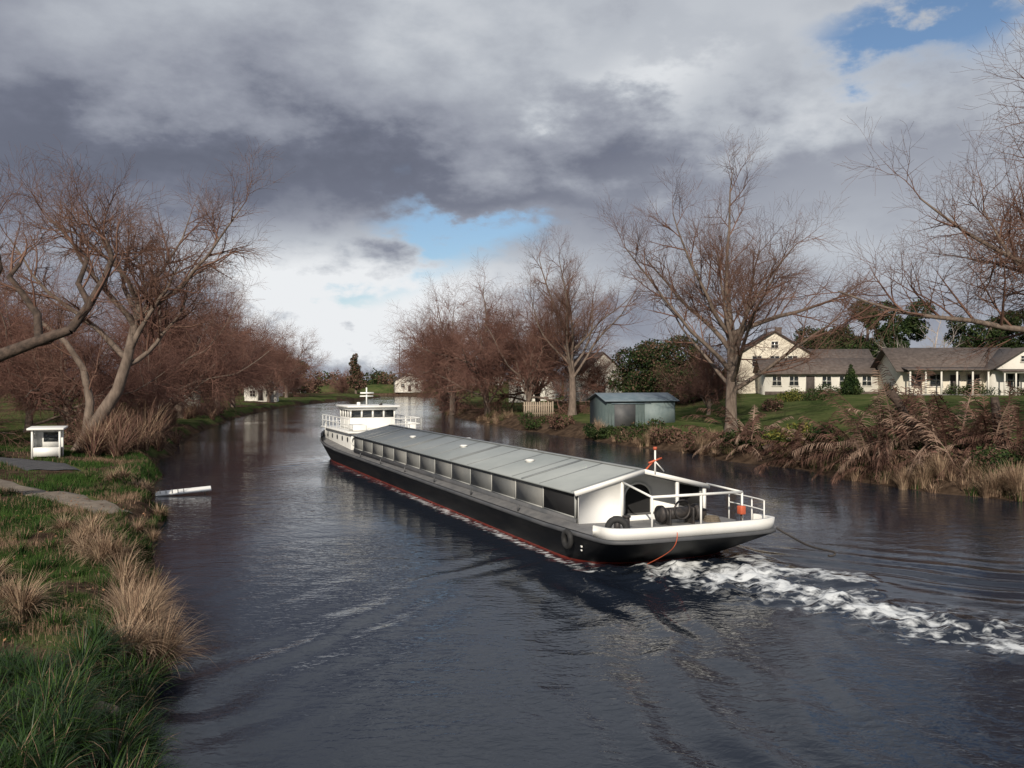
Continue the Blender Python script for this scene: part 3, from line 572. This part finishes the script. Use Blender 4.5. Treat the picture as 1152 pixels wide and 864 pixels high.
# ---------------------------------------------------------------- dead palm frond heaps
def fronds(name,x,y,nf,Lr,spread,up,mats):
    Vs=[];Fs=[];mi=[];o=0;z0=float(hz(x,y))
    for i in range(nf):
        az=R.uniform(0,6.283);el=R.uniform(*up);p=Vector((R.gauss(0,spread*.6),R.gauss(0,spread*.35),R.uniform(0,1.5)));d=Vector((math.cos(az)*math.cos(el),math.sin(az)*math.cos(el),math.sin(el)))
        L=Lr*R.uniform(.7,1.2);m=R.choice([0,0,1]);k=15;pts=[];dr=R.uniform(-.10,-.05)
        for j in range(k+1):
            pts.append((p.copy(),d.copy()));d=(d+Vector((0,0,dr))+rvec()*.02).normalized();p=p+d*L/k
        for j,(q,dd) in enumerate(pts[:-1]):
            s=dd.cross(Vector((0,0,1)));s=(s if s.length>.01 else Vector((1,0,0))).normalized();w=.04*(1-j/k)+.01
            q2,_=pts[j+1];Vs+=[q-s*w,q+s*w,q2+s*w,q2-s*w];Fs.append([o,o+1,o+2,o+3]);o+=4;mi.append(m)
            if j>2:
                for sg in(-1,1):
                    for h in(0,.5):
                        if R.random()<.1: continue
                        b=q.lerp(q2,h);ll=L*.25*(1-.6*j/k)*R.uniform(.7,1.25);e=(s*sg*.6+dd*.75+Vector((0,0,R.uniform(-.7,-.1)))).normalized();n_=dd*.021
                        mid=b+e*ll*.55;tip=b+e*ll+Vector((0,0,-.25*ll));Vs+=[b-n_,b+n_,mid+n_,mid-n_,tip];Fs+=[[o,o+1,o+2,o+3],[o+3,o+2,o+4,o+4]];o+=5;mi+=[m,m]
    V=np.array([tuple(v) for v in Vs]);Q=np.array([f for f in Fs if f[2]!=f[3]]);Tt=np.array([f[:3] for f in Fs if f[2]==f[3]])
    mq=[m_ for f,m_ in zip(Fs,mi) if f[2]!=f[3]];mt=[m_ for f,m_ in zip(Fs,mi) if f[2]==f[3]]
    ob=mk(name,V,[Q,Tt],mats,mq+mt);ob.location=(x,y,z0-.1)
FM=[M['frond'],M['frond2']]
for x,y,nf,L,sp,up in((18.6,44.4,60,3.4,1.6,(-.2,1.3)),(21.0,42.2,60,3.4,1.5,(-.2,1.3)),(23.4,41.4,36,3.0,1.3,(.2,1.5)),(16.6,50.2,46,3.0,1.5,(0,1.3)),(14.7,55,34,2.8,1.3,(0,1.2)),(20.2,45.2,40,3.8,1.2,(.5,1.5)),(27.0,38.6,36,2.8,1.6,(0,1))):
    fronds('dead_palm_fronds',x,y,nf,L,sp,up,FM)
def log(x,y,p0,p1,r):
    T=TreeB();a=Vector(p0);b=Vector(p1);pts=[a.lerp(b,i/5)+Vector((0,0,.12*math.sin(i*1.9))) for i in range(6)];T.add([tuple(p) for p in pts],[r*(1.2-.1*i) for i in range(6)],9,0)
    T.build('fallen_log',[M['darkbark'],M['twig']],gz(x,y))
log(20.3,45.0,(-1.2,0,3.6),(.8,0,.8),.2);log(23.2,42.0,(0,0,0),(-.3,.2,3.4),.25);log(16,53,(-1,0,.3),(1.5,.3,1.2),.18)
# ---------------------------------------------------------------- buildings
def gable_roof(nm,par,c,w,d,h,ov,mt,t=.14,axis='x'):
    W=w/2+ov;D=d/2+ov
    if axis=='x': hh=D;ex=W
    else: hh=W;ex=D
    drop=h*ov/(hh-ov);pr=[(-hh,-drop),(0,h),(hh,-drop),(hh,-drop+t),(0,h+t),(-hh,-drop+t)]
    V=[]
    for e in(-ex,ex):
        for a,z in pr: V.append((e,a,z) if axis=='x' else (a,e,z))
    o=mk(nm,V,[np.array([[i,(i+1)%6,6+(i+1)%6,6+i] for i in range(6)]),np.array([[0,5,4,1],[1,4,3,2],[6,7,10,11],[7,8,9,10]])],[mt],parent=par);o.location=c;return o
def walls(nm,par,c,w,d,h,gh,mt,axis='x'):
    x,y=w/2,d/2
    V=[(-x,-y,0),(x,-y,0),(x,y,0),(-x,y,0),(-x,-y,h),(x,-y,h),(x,y,h),(-x,y,h)]
    if axis=='x': V+=[(-x,0,h+gh),(x,0,h+gh)];F=[np.array([[0,1,5,4],[2,3,7,6]]),np.array([[1,2,6,9,5],[3,0,4,8,7]])]
    else: V+=[(0,-y,h+gh),(0,y,h+gh)];F=[np.array([[1,2,6,5],[3,0,4,7]]),np.array([[0,1,5,8,4],[2,3,7,9,6]])]
    o=mk(nm,V,F,[mt],parent=par);o.location=c;return o
def window(par,x,y,z,w,h,trim,face='f',cross=True):
    def b(nm,dx,dz,sx,sz_,out,m_,th):
        if face=='f': box(nm,par,(x+dx,y-out,z+dz),(sx,th,sz_),m_)
        else: box(nm,par,(x-out if face=='l' else x+out,y+dx,z+dz),(th,sx,sz_),m_)
    b('window_glass',0,0,w,h,.012,M['glass'],.02)
    b('frame_top',0,h/2+.04,w+.16,.08,.03,trim,.09);b('frame_sill',0,-h/2-.05,w+.24,.1,.04,trim,.13)
    b('frame_l',-w/2-.04,0,.08,h,.03,trim,.09);b('frame_r',w/2+.04,0,.08,h,.03,trim,.09)
    if cross: b('frame_mid',0,0,.05,h,.03,trim,.06);b('frame_bar',0,0,w,.05,.026,trim,.05)
def door(par,x,y,z,w,h,m_,trim):
    box('door',par,(x,y-.02,z+h/2),(w,.05,h),m_);box('door_head',par,(x,y-.03,z+h+.05),(w+.2,.1,.1),trim)
    for s in(-1,1): box('door_jamb',par,(x+s*(w/2+.05),y-.03,z+h/2),(.1,.1,h),trim)
W=M['hwhite'];Cc=M['cream']
H=empty('white_two_storey_house',(34.0,118,float(hz(34,118))-.3),-.12)
walls('main_walls',H,(0,0,0),8.6,10,5.4,2.7,Cc,'y');gable_roof('main_roof',H,(0,0,5.4),8.6,10,2.7,.5,M['roofd'],axis='y')
for x,z in((-2.2,4.3),(0,4.3),(2.2,4.3)): window(H,x,-5,z,1.1,1.3,W)
window(H,0,-5,6.4,.8,.8,W);window(H,-4.3,-2,4.2,1.2,1.3,W,'l');window(H,-4.3,2,4.2,1.2,1.3,W,'l')
walls('wing_walls',H,(4.6,-8.2,0),13.5,6,2.9,1.5,W,'x');gable_roof('wing_roof',H,(4.6,-8.2,2.9),13.5,6,1.6,.6,M['roofb'])
for x in(-.8,1.2,5.0,7.0,9.6): window(H,x,-11.2,1.8,1.0,1.1,W)
door(H,3.1,-11.2,.3,1,2.1,M['roofd'],W)
walls('rear_wing_walls',H,(8,1,0),9,7,4.0,1.6,Cc,'x');gable_roof('rear_wing_roof',H,(8,1,4.0),9,7,1.9,.6,M['roofb'])
box('chimney',H,(1.8,3,8.2),(.8,.8,1.8),M['roofb'])
box('base_course',H,(4.6,-11.25,.3),(13.6,.14,.5),M['roofb'])
H=empty('verandah_house',(51.3,102,float(hz(51,102))-.3),-.06)
walls('walls',H,(-1.5,0,0),13,8,3.2,2.2,Cc,'x');gable_roof('roof',H,(-1.5,0,3.2),13,8,2.3,.7,M['roofb'])
walls('gable_walls',H,(4.2,-3.2,0),6.2,6,3.3,2.0,W,'y');gable_roof('gable_roof',H,(4.2,-3.2,3.3),6.2,6,2.0,.5,M['roofd'],axis='y')
window(H,3.0,-6.2,1.9,1.2,1.4,W);window(H,5.4,-6.2,1.9,1.2,1.4,W);window(H,4.2,-6.2,4.2,.8,.6,W)
for x in(-6.5,-4.2,-.2): window(H,x,-4,1.9,1.3,1.3,W)
door(H,-2.2,-4,.3,1,2.2,M['roofd'],W)
for i in range(6): box('verandah_post',H,(-7.7+1.65*i,-5.9,1.5),(.16,.16,2.9),W)
box('verandah_beam',H,(-3.4,-5.9,2.98),(9,.2,.22),W);box('verandah_floor',H,(-3.4,-5,.2),(9,2,.3),M['deck'])
box('verandah_roof',H,(-3.4,-5.1,3.15),(9.2,2.3,.1),M['roofb'],rot=(.12,0,0))
for i in range(6): box('lower_post',H,(1.3+1.15*i,-7.9,1.4),(.14,.14,2.6),W)
box('porch_beam',H,(4.2,-7.9,2.75),(6.1,.2,.2),W);box('porch_roof',H,(4.2,-7.2,2.95),(6.4,2.0,.1),M['roofb'],rot=(.1,0,0))
H=empty('white_house',(74,112,float(hz(74,112))-.3),.1);walls('walls',H,(0,0,0),14,8,3.2,2,W,'x');gable_roof('roof',H,(0,0,3.2),14,8,2.2,.6,M['roofd'])
for x in(-5,-2,2,5): window(H,x,-4,1.8,1.2,1.2,W)
def small(name,x,y,w,d,h,g,rz,rf,ax='y'):
    H=empty(name,(x,y,float(hz(x,y))-.3),rz);walls('walls',H,(0,0,0),w,d,h,g,W,ax);gable_roof('roof',H,(0,0,h),w,d,g+.1,.4,rf,axis=ax)
    for q in(-w/4,w/4): window(H,q,-d/2,h*.55,.9,1.1,W)
    door(H,0,-d/2,.3,.9,2,M['roofd'],W)
small('white_cottage',12.0,133,6,8,4.6,2.4,.3,M['roofd']);small('white_cottage',-49.5,176,6,7,3,1.6,.2,M['roofb']);small('white_cottage',-46.5,122,6,7,4.2,2,.5,M['roofb'])
small('white_cottage',-34,292,9,8,4,2.5,.2,M['roofd']);small('white_cottage',-74,290,12,8,3.5,2,0,M['roofb'],'x');small('white_cottage',-10,310,14,8,3.5,2,0,M['roofb'],'x');small('white_cottage',4,150,7,8,4.2,2.2,-.3,M['roofd']);small('white_cottage',-60,215,8,7,3.4,1.8,.1,M['roofb'],'x')
H=empty('metal_shed',(11.0,81.5,float(hz(11,81.5))-.25),.28)
walls('walls',H,(0,0,0),6.6,4.2,2.55,.55,M['shed'],'x');gable_roof('roof',H,(0,0,2.55),6.6,4.2,.6,.3,M['shedr'],t=.07)
box('door_panel',H,(-1.6,-2.12,1.2),(2.0,.05,2.0),M['panel2']);box('door_track',H,(-1.0,-2.14,2.27),(3.8,.06,.08),M['shedr'])
for i in range(23): box('wall_rib',H,(-3.2+.29*i,-2.115,1.25),(.04,.03,2.3),M['shed']) if abs(-3.2+.29*i+1.6)>1.05 else None
box('side_cladding',H,(1.75,-2.14,1.25),(2.9,.05,2.2),M['shedl'])
H=empty('picket_fence',(3.0,101,float(hz(3,101))-.1),.1)
for i in range(14): box('picket',H,(-1.6+.25*i,0,.95),(.16,.04,1.7+.1*math.sin(i*3)),M['wood'])
for z in(.5,1.4): box('rail',H,(0,.05,z),(3.5,.05,.1),M['wood'])
W=M['white']
hx,hy=-24.2,46.3
H=empty('white_notice_hutch',(hx,hy,float(hz(hx,hy))),.25)
for a in(-.65,.65):
    for b in(-.3,.3): box('leg',H,(a,b,.7),(.09,.09,1.5),W)
box('roof',H,(0,0,1.53),(1.75,1.0,.1),W,rot=(.08,0,0),bev=.02);box('back_panel',H,(0,.3,.95),(1.25,.04,.9),W);box('side_panel',H,(-.66,0,.85),(.04,.55,.75),W);box('shelf',H,(0,0,.5),(1.3,.6,.06),W);box('notice',H,(.1,.27,1.05),(.7,.02,.5),M['glass']);box('lower_front',H,(0,-.31,.3),(1.25,.04,.45),W)
H=empty('mooring_board',(-14.35,38.8,.0),.38)
box('board',H,(0,0,.16),(2.3,.34,.07),W,rot=(.45,-.07,0),bev=.015)
for i in range(9): box('board_slat',H,(-.95+.24*i,-.02,.195),(.03,.3,.02),M['panel'],rot=(.45,-.07,0))
for a in(-.9,.9): cyl('stake',H,(a,.08,-1.2),(a,.08,.1),.03,M['wood'],7)
curve('mooring_line',H,[(-1.05,0,.2),(-1.6,.05,.0),(-2.4,.2,.15),(-3.2,.4,.5)],.02,M['wood'])
for x,y,h in((-38,300,14),(5,240,12),(40,180,11)):
    H=empty('utility_pole',(x,y,float(hz(x,y))));cyl('pole',H,(0,0,-.5),(0,0,h),.16,M['darkbark'],8,.1);cyl('crossarm',H,(-1.1,0,h-.8),(1.1,0,h-.8),.07,M['darkbark'],6)
# ---------------------------------------------------------------- world
w=bpy.data.worlds.new('World');sc.world=w;w.use_nodes=True;nt=w.node_tree;N=nt.nodes;L=nt.links;bg=N['Background']
SE,SAZ=math.radians(28),math.radians(-11)   # sun is behind the camera, a little to the left
sdir=Vector((math.sin(SAZ)*math.cos(SE),-math.cos(SAZ)*math.cos(SE),math.sin(SE)))
sky=N.new('ShaderNodeTexSky');sky.sky_type='NISHITA';sky.sun_disc=False;sky.sun_elevation=SE;sky.sun_rotation=math.pi-SAZ;sky.dust_density=.5;sky.air_density=1.0
STR=.1;bg.inputs['Strength'].default_value=STR
tc=N.new('ShaderNodeTexCoord');sp=N.new('ShaderNodeSeparateXYZ');L.new(tc.outputs['Generated'],sp.inputs[0])
def mth(op,a,b=None,c=None,cl=False):
    n=N.new('ShaderNodeMath');n.operation=op;n.use_clamp=cl
    for i,v in enumerate((a,b,c)):
        if v is None: continue
        if isinstance(v,(int,float)): n.inputs[i].default_value=v
        else: L.new(v,n.inputs[i])
    return n.outputs[0]
X,Y,Z=sp.outputs
az=mth('ARCTAN2',X,Y);el=Z
def wn(vec,s,d,r=.55,dist=0):
    n=N.new('ShaderNodeTexNoise');n.inputs['Scale'].default_value=s;n.inputs['Detail'].default_value=d;n.inputs['Roughness'].default_value=r;n.inputs['Distortion'].default_value=dist;L.new(vec,n.inputs['Vector']);return n.outputs['Fac']
zz=mth('ADD',mth('MAXIMUM',Z,0),.16);cv=N.new('ShaderNodeCombineXYZ');L.new(mth('DIVIDE',X,zz),cv.inputs[0]);L.new(mth('DIVIDE',Y,zz),cv.inputs[1]);cv.inputs[2].default_value=3.7
mpd=N.new('ShaderNodeMapping');mpd.inputs['Scale'].default_value=(1,1,1.9);L.new(tc.outputs['Generated'],mpd.inputs[0])
nA=wn(cv.outputs[0],.9,4,.48);nB=wn(mpd.outputs[0],6.5,7,.58)
nBc=mth('SUBTRACT',nB,.5)
azd=mth('MULTIPLY_ADD',nBc,.5,az);eld=mth('MULTIPLY_ADD',nBc,.28,el)
def ga(prev,a0,e0,sa,se,amp):
    p=mth('MULTIPLY_ADD',azd,1/sa,-a0/sa);q=mth('MULTIPLY_ADD',eld,1/se,-e0/se)
    r=mth('MULTIPLY_ADD',q,q,mth('MULTIPLY',p,p));return mth('MULTIPLY_ADD',mth('POWER',.3679,r),amp,prev)
Bv=mth('MULTIPLY_ADD',nA,.42,.315);Bv=mth('MULTIPLY_ADD',nBc,.30,Bv)
cum=ga(0.0,-.18,.105,.22,.052,1.0)
Bv=mth('MULTIPLY_ADD',cum,mth('MULTIPLY_ADD',nBc,3.2,.50),Bv)
for g in((-.02,.42,.35,.10,.18),(.15,.315,.07,.03,.28),(.40,.31,.20,.10,.26),(-.45,.22,.28,.06,-.22),(.0,.215,.5,.035,-.16),(.45,.12,.3,.12,.08),(.05,.09,.2,.03,.10)):
    Bv=ga(Bv,*g)
rp=N.new('ShaderNodeValToRGB');L.new(Bv,rp.inputs[0]);e=rp.color_ramp.elements
e[0].position=0;e[0].color=(.085,.095,.13,1);e[1].position=1;e[1].color=(.84,.86,.88,1)
for p_,c_ in((.3,(.165,.18,.235,1)),(.5,(.30,.32,.38,1)),(.7,(.48,.51,.56,1))): q=e.new(p_);q.color=c_
sc_=N.new('ShaderNodeVectorMath');sc_.operation='SCALE';L.new(rp.outputs[0],sc_.inputs[0]);sc_.inputs['Scale'].default_value=1/STR
cov=mth('MULTIPLY_ADD',nBc,1.9,1.3);cov=mth('MULTIPLY_ADD',nA,.5,mth('SUBTRACT',cov,.25))
for g in((-.10,.150,.07,.038,-1.4),(.42,.34,.085,.050,-1.55),(-.30,.045,.1,.02,-.6)): cov=ga(cov,*g)
mr=N.new('ShaderNodeMapRange');mr.interpolation_type='SMOOTHSTEP';mr.inputs['From Min'].default_value=.08;mr.inputs['From Max'].default_value=1.05;L.new(cov,mr.inputs['Value'])
sk2=N.new('ShaderNodeVectorMath');sk2.operation='MULTIPLY';L.new(sky.outputs[0],sk2.inputs[0]);sk2.inputs[1].default_value=(.80,.88,.97)
mx=N.new('ShaderNodeMixRGB');L.new(mr.outputs[0],mx.inputs[0]);L.new(sk2.outputs[0],mx.inputs[1]);L.new(sc_.outputs[0],mx.inputs[2]);L.new(mx.outputs[0],bg.inputs[0])
sl=bpy.data.lights.new('sun','SUN');sl.energy=4.5;sl.angle=math.radians(.6);sl.color=(1,.90,.76);so=link(bpy.data.objects.new('sun',sl));so.rotation_euler=sdir.to_track_quat('Z','Y').to_euler();so.location=(0,-20,40)
cam=bpy.data.cameras.new('camera');cam.lens=31.25;cam.sensor_width=36;cam.clip_end=8000;co=link(bpy.data.objects.new('camera',cam));co.location=(0,0,5);co.rotation_euler=(math.radians(90-.23),0,0);sc.camera=co
sc.view_settings.view_transform='Standard';sc.view_settings.look='None';sc.view_settings.exposure=0
